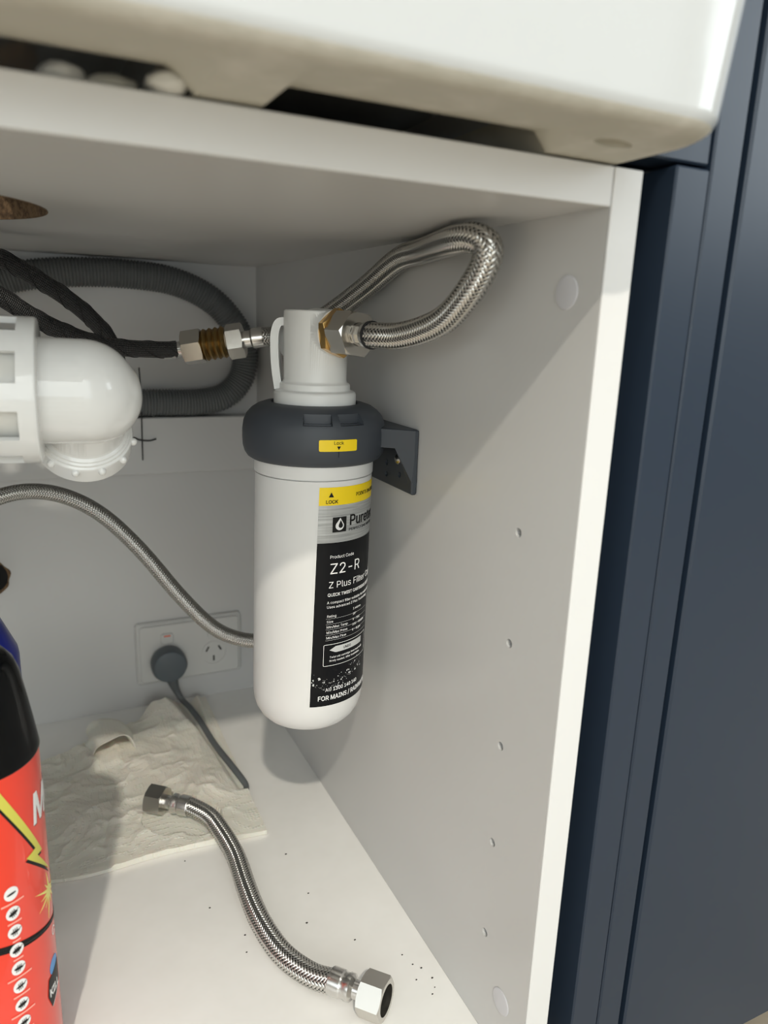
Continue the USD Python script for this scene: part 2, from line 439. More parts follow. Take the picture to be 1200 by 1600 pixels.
# ---------------------------------------------------------------- navy cabinet to the right
c = thing("navy_cabinet", "tall navy blue cabinet right of the open white cabinet", "cabinet", (0.2, 0.25, FZ))
obj("filler_panel", box(T + 0.0004, 0.0345, 0.045, 0.060, FZ + 0.001, H + T), M_NAVYD, c, smooth=False, label="recessed dark filler strip")
obj("end_panel", box(0.0349, 0.0551, 0.0, 0.50, FZ + 0.001, 0.4975, 0.0009), M_NAVY, c, smooth=False)
obj("side_panel", box(0.0558, 0.0738, 0.0, 0.50, FZ + 0.001, 1.3, 0.0009), M_NAVY, c, smooth=False)
obj("upper_panel", box(0.0195, 0.0551, 0.0015, 0.02, 0.4992, 1.3, 0.0009), M_NAVY, c, smooth=False, label="navy upper filler beside the sink")
obj("door", box(0.0772, 0.50, -0.001, 0.0178, -0.0445, 1.3, 0.0012), M_NAVY, c, smooth=False)
obj("carcass", box(0.0742, 0.50, 0.0195, 0.50, -0.045, 1.3), M_NAVYD, c, smooth=False)
obj("toe_kick", box(0.0742, 0.50, 0.16, 0.175, FZ + 0.001, -0.046), M_NAVYD, c, smooth=False)

# ---------------------------------------------------------------- sink
SX0, SYB, SZ = -0.585, 0.40, 0.4936


def rrect(x0, x1, y0, y1, r, n=14):
    P = []
    for cx, cy, a0 in ((x1 - r, y1 - r, 0), (x0 + r, y1 - r, 90), (x0 + r, y0 + r, 180), (x1 - r, y0 + r, 270)):
        for k in range(n + 1):
            t = math.radians(a0 + 90 * k / n)
            P.append((cx + r * math.cos(t), cy + r * math.sin(t)))
    return np.array(P)


def sink_outline(z):
    dz = z - SZ
    fil = 0.0065
    ins = 0.0 if dz >= fil else fil - math.sqrt(max(0, fil**2 - (fil - dz) ** 2))
    g = min(0.115 * dz, 0.0095)
    return rrect(SX0 - g + ins, 0.0065 + g - ins, -0.0590 - 0.02 * dz + ins, SYB, 0.026)


zs = [SZ + 0.0065 * (1 - math.cos(k * math.pi / 16)) for k in range(9)] + [0.52, 0.56, 0.62, 0.70]
outl = [np.c_[sink_outline(z), np.full(60, z)] for z in zs]
nO = 60
v = np.vstack(outl + [[[-0.29, 0.17, SZ]], [[-0.29, 0.17, zs[-1]]]])
F = []
for i in range(len(zs) - 1):
    for j in range(nO):
        j2 = (j + 1) % nO
        F += [(i * nO + j, i * nO + j2, (i + 1) * nO + j2), (i * nO + j, (i + 1) * nO + j2, (i + 1) * nO + j)]
k = len(zs) * nO
for j in range(nO):
    j2 = (j + 1) % nO
    F += [(j2, j, k), ((len(zs) - 1) * nO + j, (len(zs) - 1) * nO + j2, k + 1)]
sk = man(trimesh.Trimesh(v, F, process=False))


def channel(x0, x1, y0, y1, h, sl):
    """recess in the foot ring, sloping ends"""
    P = [(x, y, z) for (xa, xb, z) in ((x0, x1, SZ - 0.01), (x0, x1, SZ - 0.0002), (x0 + sl, x1 - sl, SZ + h)) for x in (xa, xb) for y in (y0, y1)]
    return man(trimesh.convex.convex_hull(np.array(P)))


def wedge(x0, x1, y0, y1, h0, h1, sl):
    """underside scooped out between the feet, rising to the back"""
    P = []
    for y, h in ((y0, h0), (y1, h1)):
        P += [(x0, y, SZ - 0.01), (x1, y, SZ - 0.01), (x0, y, SZ - 0.0002), (x1, y, SZ - 0.0002), (x0 + sl, y, SZ + h), (x1 - sl, y, SZ + h)]
    return man(trimesh.convex.convex_hull(np.array(P)))


for x0, x1, sl in ((-0.1515, -0.0365, 0.007), (-0.52, -0.1735, 0.010)):
    sk = sk - wedge(x0, x1, -0.050, 0.002, 0.0014, 0.0072, sl) - channel(x0, x1, -0.001, 0.36, 0.0280, sl)
sk = sk - m3.Manifold.sphere(1.0, 40).scale([0.0100, 0.0050, 0.0070]).rotate([0, 0, 12]).translate([-0.0250, -0.0262, SZ + 0.0012])
basin = m3.Manifold.hull_points(np.vstack([np.c_[rrect(SX0 + 0.03, -0.025, -0.03, SYB - 0.03, 0.03), np.full(60, z)] for z in (0.53, 0.9)]).tolist())
sk = sk - basin - m3.Manifold.cylinder(0.2, 0.045, 0.045, 48, True).translate([HOLE[0], HOLE[1], 0.5])
CUTZ = SZ + 0.0030
raw = man(box(-1, 1, -1, 1, 0.4, CUTZ)) + man(box(SX0 + 0.01, -0.004, -0.051, SYB - 0.01, 0.4, 0.510))
lo, up = sk ^ raw, sk - raw
c = thing("sink", "large white glazed fireclay sink sitting on the cabinet top", "sink", (-0.29, 0.17, SZ))
obj("glazed_body", tri(up), M_GLAZE, c, smooth=40)
obj("unglazed_foot", tri(lo), M_CLAY, c, smooth=40, label="raw beige unglazed underside with glaze smears")


def lump(cx, cy, z0, rx, ry, h, seed, mm, name, label, category, group=None):
    s = trimesh.creation.icosphere(3)
    vv = s.vertices * (1 + 0.25 * (meshkit.fbm(s.vertices * 2.2 + seed, 3, seed)[:, None] - 0.5))
    vv = vv * [rx, ry, h / 2]
    vv[:, 2] += h / 2
    vv[:, 2] = np.maximum(vv[:, 2], 0)
    o = obj(name, (vv + [cx, cy, z0], s.faces), mm, smooth=True)
    return tag(o, label, category, group)


ZT = H + T
lump(-0.1815, 0.004, ZT, 0.0065, 0.008, 0.0072, 4, M_PVCM, "packing_lump", "brightest round white putty lump under the sink rim", "packing")
lump(-0.2115, 0.014, ZT, 0.0070, 0.008, 0.0078, 9, M_PVCM, "packing_lump", "pale putty lump leftmost in the gap under the sink", "packing")
lump(-0.1965, 0.016, ZT, 0.0085, 0.009, 0.0066, 14, M_CLAY, "packing_lump", "grey-brown putty lump between the two white lumps under the sink", "packing")

# ---------------------------------------------------------------- water filter
FX, FY = -0.0545, 0.2053


def tilt(w):
    w = np.array(w, float)
    s = (0.333 - w[:, 2]) * -0.0135
    w[:, 0] += s * 0.90
    w[:, 1] -= s * 0.43
    return w


def flathe(prof, n=96):
    return lathe(prof, n, (FX, FY, 0))


c = thing("water_filter", "white cylindrical water filter in a charcoal ring bracket on the right side panel", "water filter", (FX, FY, 0.142))
TP = math.radians(-76)
PD = V(math.cos(TP), math.sin(TP), 0)
PZ = 0.4185
head = man(flathe([(0, 0.355), (0.0270, 0.355), (0.0272, 0.379), (0.0266, 0.3805), (0.0258, 0.3811), (0.0238, 0.3815), (0.0232, 0.3822), (0.0231, 0.3852), (0.0226, 0.3860), (0.0214, 0.3866),
                   (0.0207, 0.388), (0.0208, 0.4308), (0.0204, 0.4316), (0.0196, 0.4320), (0, 0.4320)]))
boss = man(lathe([(0, 0), (0.0150, 0), (0.0142, 0.0225), (0, 0.0225)], 48, (FX, FY, PZ), PD)) + man(lathe([(0, 0), (0.0150, 0), (0.0142, 0.0240), (0, 0.0240)], 48, (FX, FY, PZ - 0.006), -PD))
hd = obj("filter_head", tri(head + boss), M_ABS, c, smooth=40)
# retaining clip on the left of the head
LD = V(-0.90, 0.433, 0)
base = V(FX, FY, 0)
cp = [base + LD * 0.0195 + V(0, 0, 0.4245), base + LD * 0.0238 + V(0, 0, 0.4235), base + LD * 0.0262 + V(0, 0, 0.4165), base + LD * 0.0263 + V(0, 0, 0.404), base + LD * 0.0255 + V(0, 0, 0.393), base + LD * 0.0238 + V(0, 0, 0.3815)]
pp, ss = spline(cp, 0.001)
tt, AA, BB = frames(pp)
dv = V(0.433, 0.90, 0)
nn = np.cross(tt, dv)
vs = np.stack([pp + dv * sx * 0.0042 + nn * sy * 0.0026 for sx, sy in ((-1, -1), (1, -1), (1, 1), (-1, 1))], 1)
ff = [(i * 4 + a, i * 4 + (a + 1) % 4, (i + 1) * 4 + (a + 1) % 4) for i in range(len(pp) - 1) for a in range(4)] + [(i * 4 + a, (i + 1) * 4 + (a + 1) % 4, (i + 1) * 4 + a) for i in range(len(pp) - 1) for a in range(4)]
ff += [(0, 1, 2), (0, 2, 3), (len(pp) * 4 - 4, len(pp) * 4 - 2, len(pp) * 4 - 3), (len(pp) * 4 - 4, len(pp) * 4 - 1, len(pp) * 4 - 2)]
obj("retaining_clip", (vs.reshape(-1, 3), np.array(ff)), M_ABS, c, smooth=30)
# ring bracket
rp = [(0.0275, 0.350), (0.0276, 0.3715), (0.0290, 0.3735), (0.0330, 0.3733), (0.0375, 0.3718), (0.0418, 0.3690), (0.0449, 0.3655), (0.0468, 0.3610), (0.0476, 0.3560), (0.0477, 0.3500), (0.0474, 0.3452),
      (0.0463, 0.3412), (0.0445, 0.3384), (0.0420, 0.3368), (0.0405, 0.3368), (0.0405, 0.350)]
rg = man(ring(rp, 120, (FX, FY, 0)))


def sector(a0, a1, r0, r1, z0, z1, n=14):
    P = [(r * math.cos(math.radians(a0 + (a1 - a0) * k / n)), r * math.sin(math.radians(a0 + (a1 - a0) * k / n))) for r, ks in ((r1, range(n + 1)), (r0, range(n, -1, -1))) for k in ks]
    e = extr(Polygon(P), z1 - z0)
    e.apply_translation([FX, FY, z0])
    return man(e)


rg = rg - sector(-119.5, -96.5, 0.0428, 0.055, 0.3632, 0.3672) - sector(-90.0, -68.0, 0.0428, 0.055, 0.3632, 0.3672)
rg = rg - sector(-120, -96.3, 0.0405, 0.0438, 0.3640, 0.375) - sector(-90.3, -67.8, 0.0405, 0.0438, 0.3640, 0.375)
rg = rg - sector(-92.3, -91.7, 0.0465, 0.05, 0.33, 0.3476)
ringcut = m3.Manifold.cylinder(0.1, 0.0405, 0.0405, 96, True).translate([FX, FY, 0.35])
arm = m3.Manifold.hull_points([(x, y, z) for x, y in ((-0.026, 0.176), (-0.0030, 0.1575), (-0.0002, 0.1587), (-0.0002, 0.238), (-0.030, 0.236)) for z in (0.3470, 0.3590)]
                              + [(x, y, 0.3597) for x, y in ((-0.026, 0.178), (-0.0030, 0.1590), (-0.0010, 0.160), (-0.0010, 0.237), (-0.030, 0.235))]) - ringcut
gm = m3.Manifold.hull_points([(-0.0135, 0.1665, 0.3475), (-0.0030, 0.1575, 0.3475), (-0.0005, 0.1587, 0.3475), (-0.0005, 0.164, 0.3475), (-0.0110, 0.170, 0.3475),
                              (-0.0042, 0.1577, 0.3250), (-0.0005, 0.1577, 0.3250), (-0.0005, 0.163, 0.3250), (-0.0042, 0.163, 0.3250)])
pl = man(box(-0.0042, -0.0002, 0.1575, 0.238, 0.3167, 0.3595, 0.001))
for y, z in ((0.178, 0.3373), (0.176, 0.3270), (0.196, 0.332), (0.215, 0.332), (0.196, 0.324)):
    pl = pl - m3.Manifold.cylinder(0.02, 0.0022, 0.0022, 20, True).scale([1, 1, 1]).rotate([0, 90, 0]).translate([0, y, z])
rb = obj("ring_bracket", tri(rg + arm + gm + pl), M_GREYP, c, smooth=35, label="charcoal plastic locking ring with wall bracket")
sc = lathe([(0, 0), (0.0036, 0), (0.0036, 0.0008), (0.0022, 0.0022), (0, 0.0026)], 24, (-0.0042, 0.178, 0.3373), (-1, 0, 0))
obj("screw", sc, M_NICKEL, rb, smooth=40, label="bright screw head")


def decal(poly, R, th0, z0, tl=None, dz=0.0, h=0.00012, sub=0.003):
    e = extr(poly, h)
    e.apply_translation([0, 0, dz])
    return wrap(e, R, th0, z0, (FX, FY), tl, sub)


RL = 0.0477
lab = sbox(0, 0, math.radians(30.2) * RL, 0.0072).buffer(-0.001).buffer(0.001)
obj("lock_sticker", decal(lab, RL + 0.0002, -107.2, 0.3480), M_YEL, rb, smooth=False, label="yellow Lock sticker")
tx = text("Lock", 0.0021)
tw = tx.bounds[1][0]
t1 = wrap(tx, RL + 0.0004, -92.2 - math.degrees(tw / 2 / RL), 0.3523, (FX, FY))
t2 = decal(Polygon([(-0.0012, 0.0022), (0.0012, 0.0022), (0, 0)]), RL + 0.0004, -92.2, 0.3490)
obj("sticker_print", cat([t1, t2]), M_INK, rb, smooth=False)

# cartridge
R = 0.0395
cp = [(0, 0.142), (0.0168, 0.142), (0.0172, 0.1424), (0.0174, 0.1436), (0.0182, 0.1443), (0.0225, 0.1449), (0.0270, 0.1462), (0.0310, 0.1486), (0.0345, 0.1522), (0.0372, 0.1570), (0.0388, 0.1625), (0.0394, 0.168), (R, 0.174),
      (R, 0.3271), (0.0378, 0.3273), (0.0378, 0.3279), (0.0400, 0.3281), (0.0400, 0.345), (0, 0.345)]
cm = flathe(cp, 128)
cm.vertices = tilt(cm.vertices)
ct = obj("cartridge", cm, M_CART, c, smooth=35)
TH0, TH1 = -105.0, 20.0
LW = math.radians(TH1 - TH0) * R


def lx(th):
    return math.radians(th - TH0) * R


SL = -math.radians(3.2) * R  # label edge leans a little


def lab_pos(th, z):
    """the label is stuck on slightly skewed"""
    return th + 3.4 * (z - 0.323) / 0.152 * 0.9


def strip(z0, z1, mm, name, **kw):
    pts = [(0, 0), (LW, 0), (LW, z1 - z0), (0, z1 - z0)]
    e = extr(Polygon(pts), 0.0001)
    vv, fi = trimesh.remesh.subdivide_to_size(np.array(e.vertices), np.array(e.faces), 0.004)
    vv[:, 0] += math.radians(1) * R * (3.4 * (vv[:, 1] + z0 - 0.323) / 0.152)
    e = trimesh.Trimesh(vv, fi, process=False)
    e.apply_translation([0, 0, 0.0001])
    return obj(name, wrap(e, R, TH0, z0, (FX, FY), tilt, 0), mm, ct, smooth=False, **kw)


strip(0.3118, 0.3236, M_YEL, "yellow_label_band")
strip(0.2868, 0.3118, M_SILV, "silver_label_band")
strip(0.1705, 0.2868, M_BLK, "black_label_panel")


def put(mesh, th, z, lift=0.00028, sub=0.003):
    m = mesh.copy()
    m.apply_translation([0, 0, lift])
    return wrap(m, R, th, z, (FX, FY), tilt, sub)


def pt(s, h, th, z, bold=False, sq=1.0):
    return put(text(s, h, bold, sq), th, z, sub=None)


K = [pt("LOCK", 0.0022, -99.0, 0.3131, True), put(extr(Polygon([(0, 0), (0.0034, 0), (0.0017, 0.0032)]), 0.0001), -96.2, 0.3172),
     pt("POINTS ON LOCK", 0.0024, -66.5, 0.3163, sq=0.9), pt("Puretec", 0.0068, -74.0, 0.2975, True, 0.95), pt("PERFECTING WATER", 0.0018, -74.0, 0.2937, sq=1.15)]
sq = sbox(0, 0, 0.0099, 0.0100)
drop = Point(0.0050, 0.0042).buffer(0.0027).union(Polygon([(0.0026, 0.0054), (0.0074, 0.0054), (0.0052, 0.0090)])).buffer(0.0003)
inn = Point(0.0057, 0.0043).buffer(0.0016).union(Polygon([(0.0043, 0.0051), (0.0071, 0.0051), (0.0056, 0.0080)]))
K.append(put(extr(sq, 0.00008), -91.6, 0.2938))
obj("black_lettering", cat(K), M_INK, ct, smooth=False)
W = [put(extr(drop.difference(inn), 0.00008), -91.6, 0.2938, 0.0004),
     pt("Product Code", 0.0021, -93.2, 0.2762), pt("Z2-R", 0.0072, -93.2, 0.2655), pt("Z Plus Filter Cartridge", 0.0044, -93.8, 0.2558),
     pt("QUICK TWIST CARTRIDGE FILTER", 0.0021, -94.4, 0.2500, True, 0.95), pt("A compact filter suitable for mains water", 0.0018, -94.7, 0.2448), pt("Uses advanced Z Plus Technology", 0.0018, -94.8, 0.2417)]
for i, (nm, val) in enumerate((("Rating", "1 micron"), ("Size", "10\""), ("Min/Max Temp", "0 - 38C"), ("Min/Max Press", "200 - 800kPa"), ("Min/Max Flow", "0 - 8Lpm"))):
    z = 0.2352 - i * 0.00385
    W += [pt(nm, 0.0017, -94.4, z), pt(val, 0.0016, -64, z + 0.0016), put(extr(sbox(0, 0, 0.040, 0.00012), 0.00005), -95, z - 0.0011)]
bx = sbox(0, 0, 0.042, 0.0158).buffer(-0.001).buffer(0.001)
W += [put(extr(bx.difference(bx.buffer(-0.00035)), 0.00005), -96.6, 0.2000), pt("Twist old cartridge from head until", 0.0014, -90.2, 0.2056), pt("firmly seated. After installation", 0.0014, -90.3, 0.2030),
      pt("AU", 0.0024, -93.5, 0.1812), pt("1300 140 140", 0.0026, -85.5, 0.1812, True, 0.9), pt("FOR MAINS / RAINWATER", 0.0033, -101.0, 0.1748, True, 0.88)]
obj("white_lettering", cat(W), M_WHT, ct, smooth=False)
arr = Polygon([(0, 0.0021), (0.0045, 0.0045), (0.030, 0.0045), (0.030, 0), (0.0045, 0)])
obj("undo_arrow", put(extr(arr, 0.00005), -90.4, 0.2094), M_GRYP, ct, smooth=False, label="grey UNDO arrow")
obj("undo_lettering", pt("UNDO", 0.0017, -75, 0.2107, True), M_INK, ct, smooth=False)
W = []
for k in range(130):
    u = rng.random()
    th, z = -108 + 62 * u, 0.1995 - 0.012 * math.sin(u * 5) * 0.4 - 0.010 * rng.random() ** 0.7 - 0.003
    if -101.5 < th < -85 and z > 0.1965:
        continue
    r0 = 0.00016 + 0.0006 * rng.random() ** 4
    pg = affinity.rotate(affinity.scale(Point(0, 0).buffer(r0, 3), 1.0, 0.5 + rng.random()), rng.random() * 180)
    W.append(put(extr(pg, 0.00004), th, z, 0.0003, None))
obj("water_splash_print", cat(W), M_GRYP, ct, smooth=False, kind="stuff", label="printed splash of water drops")
# brass port adapter
ax0 = V(FX, FY, PZ)
obj("brass_adapter", hexnut(ax0 + PD * 0.0225, PD, 0.0265, 0.0065, roll=8, cham=0.001), M_BRASS, c, smooth=30, label="brass hexagon adapter on the head's port")


# ---------------------------------------------------------------- braided hoses
def hose_body(root, pts, rad, N=16, pitch=0.036, step=0.0005, fill=0.74):
    p, s = spline(pts, step)
    obj("inner_tube", tube(p[::4] if (len(p) - 1) % 4 == 0 else np.vstack([p[::4], p[-1:]]), rad - 0.0007, 24), M_CORE, root, smooth=True)
    obj("braided_sleeve", braid(p, rad - 0.0003, N, pitch, fill), M_STEEL, root, smooth=True)
    return p


def ferrule(root, c0, d, rad, L, name="crimp_ferrule"):
    """crimped sleeve from c0 along d"""
    w = rad
    pr = [(0, 0), (w + 0.0006, 0), (w + 0.0010, 0.0006), (w + 0.0010, L * 0.32), (w + 0.0002, L * 0.36), (w + 0.0002, L * 0.44), (w + 0.0008, L * 0.48), (w + 0.0008, L * 0.58), (w - 0.0018, L * 0.66), (w - 0.0020, L * 0.94), (w - 0.001, L), (0, L)]
    return obj(name, lathe(pr, 48, c0, d), M_FERR, root, smooth=35)


# loop over the filter
S0 = ax0 + PD * 0.0570
loop = [S0, S0 + PD * 0.008, (-0.0325, 0.1290, 0.4190), (-0.0278, 0.1085, 0.4230), (-0.0250, 0.0875, 0.4302), (-0.0241, 0.0680, 0.4436), (-0.0225, 0.0585, 0.4560), (-0.0228, 0.0585, 0.4640),
        (-0.0251, 0.0665, 0.4676), (-0.0260, 0.0800, 0.4680), (-0.0215, 0.1000, 0.4680), (-0.0110, 0.1420, 0.4678), (-0.0098, 0.1768, 0.4650), (-0.0120, 0.2180, 0.4502), (-0.0185, 0.2560, 0.4347),
        (-0.0310, 0.2865, 0.4201), (-0.0475, 0.3074, 0.4134), (-0.0580, 0.3130, 0.4118)]
c = thing("braided_hose", "stainless braided hose looping from the filter's brass port up under the cabinet top", "hose", (-0.03, 0.13, 0.42))
lp = hose_body(c, loop, 0.0075, 16, 0.036)
obj("hex_nut", hexnut(ax0 + PD * 0.0292, PD, 0.0255, 0.0165, 0.0070, roll=22, cham=0.0016), M_NICKEL, c, smooth=25)
obj("hose_tail", lathe([(0, 0), (0.0072, 0), (0.0072, 0.0025), (0.0066, 0.004), (0.0066, 0.010), (0, 0.010)], 8, ax0 + PD * 0.0445, PD), M_FERR, c, smooth=20)
obj("crimp_ferrule", lathe([(0, 0), (0.0070, 0), (0.0080, 0.0004), (0.0080, 0.0030), (0.0076, 0.0036), (0, 0.0036)], 48, ax0 + PD * 0.0540, PD), M_FERR, c, smooth=35)
obj("rubber_collar", ring([(0.0070, 0), (0.0083, 0), (0.0083, 0.0016), (0.0070, 0.0016)], 48, ax0 + PD * 0.0572, PD), M_BLACKR, c, smooth=35)
FA, FB = V(-0.1124, 0.3360, 0.4007), V(-0.0695, 0.3174, 0.4096)
FD = (FB - FA) / np.linalg.norm(FB - FA)
e = lp[-1] - lp[-30]
dirn = -FD
E0 = V(-0.0580, 0.3130, 0.4118)
obj("crimp_ferrule", lathe([(0, 0), (0.0074, 0), (0.0078, 0.001), (0.0078, 0.0085), (0.0064, 0.010), (0.0064, 0.017), (0, 0.017)], 40, E0 - dirn * 0.001, dirn), M_FERR, c, smooth=35)
N0 = E0 + dirn * 0.0145
obj("hex_nut", hexnut(N0, dirn, 0.0235, 0.0125, 0.0, roll=10), M_NICKEL, c, smooth=25)

# black hoses from the tap
b1 = [(-0.290, 0.248, 0.497), (-0.290, 0.250, 0.485), (-0.287, 0.262, 0.4705), (-0.278, 0.288, 0.4640), (-0.2577, 0.3200, 0.4630), (-0.2359, 0.3354, 0.4590), (-0.2128, 0.3431, 0.4465), (-0.1920, 0.3521, 0.4331), (-0.1743, 0.3619, 0.4175), (-0.1628, 0.3688, 0.4007), (-0.1580, 0.3743, 0.3750), (-0.1720, 0.3775, 0.3530), (-0.2100, 0.374, 0.345), (-0.2700, 0.3676, 0.345), (-0.345, 0.372, 0.352), (-0.400, 0.430, 0.395), (-0.448, 0.484, 0.430), (-0.470, 0.505, 0.438)]
b2 = [(-0.314, 0.250, 0.497), (-0.313, 0.252, 0.485), (-0.308, 0.262, 0.4670), (-0.290, 0.280, 0.4550), (-0.2582, 0.2961, 0.4451), (-0.2377, 0.3057, 0.4335), (-0.2155, 0.3137, 0.4190), (-0.1913, 0.3216, 0.4079), (-0.1696, 0.3275, 0.4019), (-0.1421, 0.3315, 0.4000), (-0.1200, 0.3338, 0.4000)]


def black_hose(pts, label, rad=0.0062):
    c = thing("tap_hose", label, "hose", pts[len(pts) // 2])
    p, s = spline(pts, 0.0012)
    m, uv = tube(p, rad, 20, True)
    obj("braided_sleeve", m, M_NYLON, c, uv=uv)
    t, A, B = frames(p)
    tr = []
    for k in range(3):  # dark tracer thread spiralling in the braid
        th = 2 * np.pi * s / 0.062 + k * 2 * np.pi / 3
        tr.append(tube(p + (rad + 0.00005) * (np.cos(th)[:, None] * A + np.sin(th)[:, None] * B), 0.00045, 5))
    obj("tracer_thread", cat(tr), M_BLACKR, c, smooth=True)
    return c, p


c1, _ = black_hose(b1, "upper black braided tap hose dropping behind the white waste elbow")
c2, p2 = black_hose(b2, "lower black braided tap hose running right into a brass coupling")
dd = FD
E1 = p2[-1]
obj("crimp_ferrule", lathe([(0, 0), (0.0062, 0), (0.0066, 0.0008), (0.0066, 0.009), (0.0058, 0.010), (0.0058, 0.020), (0, 0.020)], 40, E1 - dd * 0.010, dd), M_FERR, c2, smooth=35)
N1 = E1 + dd * 0.006
gap_end = N0 + dirn * 0.0125
obj("hex_nut", hexnut(N1, dd, 0.0235, 0.0150, 0.0, roll=15), M_NICKEL, c2, smooth=25)
Lb = np.dot(gap_end - (N1 + dd * 0.0150), dd)
bp = [(0, 0), (0.0105, 0)]
nr = 4
for k in range(nr):
    z0, z1 = Lb * k / nr, Lb * (k + 1) / nr
    bp += [(0.0112, z0 + (z1 - z0) * 0.15), (0.0122, z0 + (z1 - z0) * 0.5), (0.0112, z0 + (z1 - z0) * 0.85), (0.0104, z1)]
bp += [(0, Lb)]
obj("brass_coupling", lathe(bp, 48, N1 + dd * 0.0150, dd), M_BRASSD, c2, smooth=40, label="tarnished brass threaded coupling, darkened for dim light")

# hose from the left behind the filter to its inlet
arc = [(-0.2712, 0.5160, 0.168), (-0.2790, 0.490, 0.170), (-0.302, 0.440, 0.195), (-0.306, 0.395, 0.235), (-0.2830, 0.3640, 0.2610), (-0.2596, 0.3709, 0.2806), (-0.2324, 0.3764, 0.2862), (-0.2048, 0.3730, 0.2815), (-0.1773, 0.3663, 0.2650), (-0.1492, 0.3609, 0.2337), (-0.1204, 0.3525, 0.1931),
       (-0.0956, 0.3437, 0.1645), (-0.0751, 0.3361, 0.1530), (-0.0550, 0.3260, 0.1522), (-0.0340, 0.3140, 0.166), (-0.022, 0.304, 0.196), (-0.021, 0.300, 0.24), (-0.026, 0.300, 0.30), (-0.0345, 0.300, 0.36), (-0.043, 0.290, 0.4000), (-0.0500, 0.272, 0.412)]
c = thing("braided_hose", "thin stainless braided hose arching above the power outlet and behind the filter", "hose", (-0.15, 0.36, 0.22))
hp = hose_body(c, arc, 0.0064, 16, 0.032, 0.0007)
QD = V(FX, FY, PZ - 0.006) - hp[-1]
Lq = np.linalg.norm(QD)
QD /= Lq
obj("crimp_ferrule", lathe([(0, 0), (0.0070, 0), (0.0074, 0.001), (0.0074, 0.009), (0.0060, 0.010), (0.0060, 0.020), (0, 0.020)], 40, hp[-1] - QD * 0.001, QD), M_FERR, c, smooth=35)
obj("hex_nut", hexnut(hp[-1] + QD * 0.014, QD, 0.0235, 0.0150, 0.0), M_NICKEL, c, smooth=25)

# loose hose lying on the cabinet base
RH = 0.0076
loose = [(-0.1320, 0.3140, 0.0160), (-0.1260, 0.3105, 0.0155), (-0.1130, 0.2930, 0.0135), (-0.1076, 0.2760, 0.0112), (-0.1030, 0.2424, 0.0090), (-0.1042, 0.2051, 0.0084), (-0.1040, 0.1711, 0.0084), (-0.0987, 0.1369, 0.0085), (-0.0870, 0.1115, 0.0096), (-0.0765, 0.0985, 0.0122), (-0.0720, 0.0930, 0.0134)]
c = thing("loose_braided_hose", "short loose stainless braided hose with two hexagon nuts lying on the cabinet base", "hose", (-0.1, 0.2, 0))
p = hose_body(c, loose, RH, 16, 0.040)
for a, b, tiltz, nutL, af, rol in ((p[0], p[0] - p[24], 0.0, 0.0150, 0.0228, 12), (p[-1], p[-1] - p[-25], 0.0, 0.0160, 0.0240, 20)):
    dn = b / np.linalg.norm(b)
    dn[2] *= 0.3
    dn /= np.linalg.norm(dn)
    ferrule(c, a - dn * 0.0085, dn, RH, 0.026)
    nut = man(hexnut(a + dn * 0.0145, dn, af, nutL, 0.0, rol, 0.0013))
    bore = man(lathe([(0, 0), (af * 0.39, 0), (af * 0.39, 0.02), (0, 0.02)], 40, a + dn * (0.0145 + nutL - 0.010), dn))
    obj("hex_nut", tri(nut - bore), M_NICKEL, c, smooth=25)
    obj("rubber_washer", ring([(af * 0.18, 0), (af * 0.37, 0), (af * 0.37, 0.0025), (af * 0.18, 0.0025)], 40, a + dn * (0.0145 + nutL - 0.0098), dn), M_BLACKR, c, smooth=30)

# ---------------------------------------------------------------- grey corrugated drain hose on the back rail
g = [(-0.595, 0.5125, 0.3720), (-0.500, 0.5125, 0.3740), (-0.420, 0.5125, 0.3820), (-0.345, 0.5125, 0.4020), (-0.2806, 0.5125, 0.4305), (-0.2494, 0.5125, 0.4463), (-0.2127, 0.5125, 0.4566), (-0.1693, 0.5125, 0.4612), (-0.1296, 0.5125, 0.4616), (-0.0882, 0.5125, 0.4575), (-0.0511, 0.5125, 0.4421), (-0.0270, 0.5125, 0.4167),
     (-0.0175, 0.5125, 0.3912), (-0.0205, 0.5125, 0.3660), (-0.0380, 0.5125, 0.3465), (-0.0663, 0.5125, 0.3400), (-0.1046, 0.5125, 0.3400), (-0.1472, 0.5125, 0.3400), (-0.2000, 0.5125, 0.3400), (-0.300, 0.5125, 0.3400), (-0.42, 0.5125, 0.3400), (-0.595, 0.5125, 0.3400)]
p, s = spline(g, 0.0005)
ph = (s / 0.0030) % 1.0
c = tag(obj("drain_hose", tube(p, 0.0129 + 0.0006 * np.clip(1.6 * np.cos(2 * np.pi * ph), -1, 1), 28), M_HOSEG, smooth=True), "thick grey corrugated drain hose looped on the back rail", "hose")

# ---------------------------------------------------------------- white waste trap at the left
TC = V(-0.2110, 0.1560, 0.3858)   # centre of the collar mouth
PXD = V(0.99, -0.08, -0.02)
PXD /= np.linalg.norm(PXD)
c = thing("waste_trap", "glossy white plastic waste elbow with a slotted collar and ribbed nut", "waste pipe", TC)
TCc = TC - PXD * 0.010
RE = 0.0268
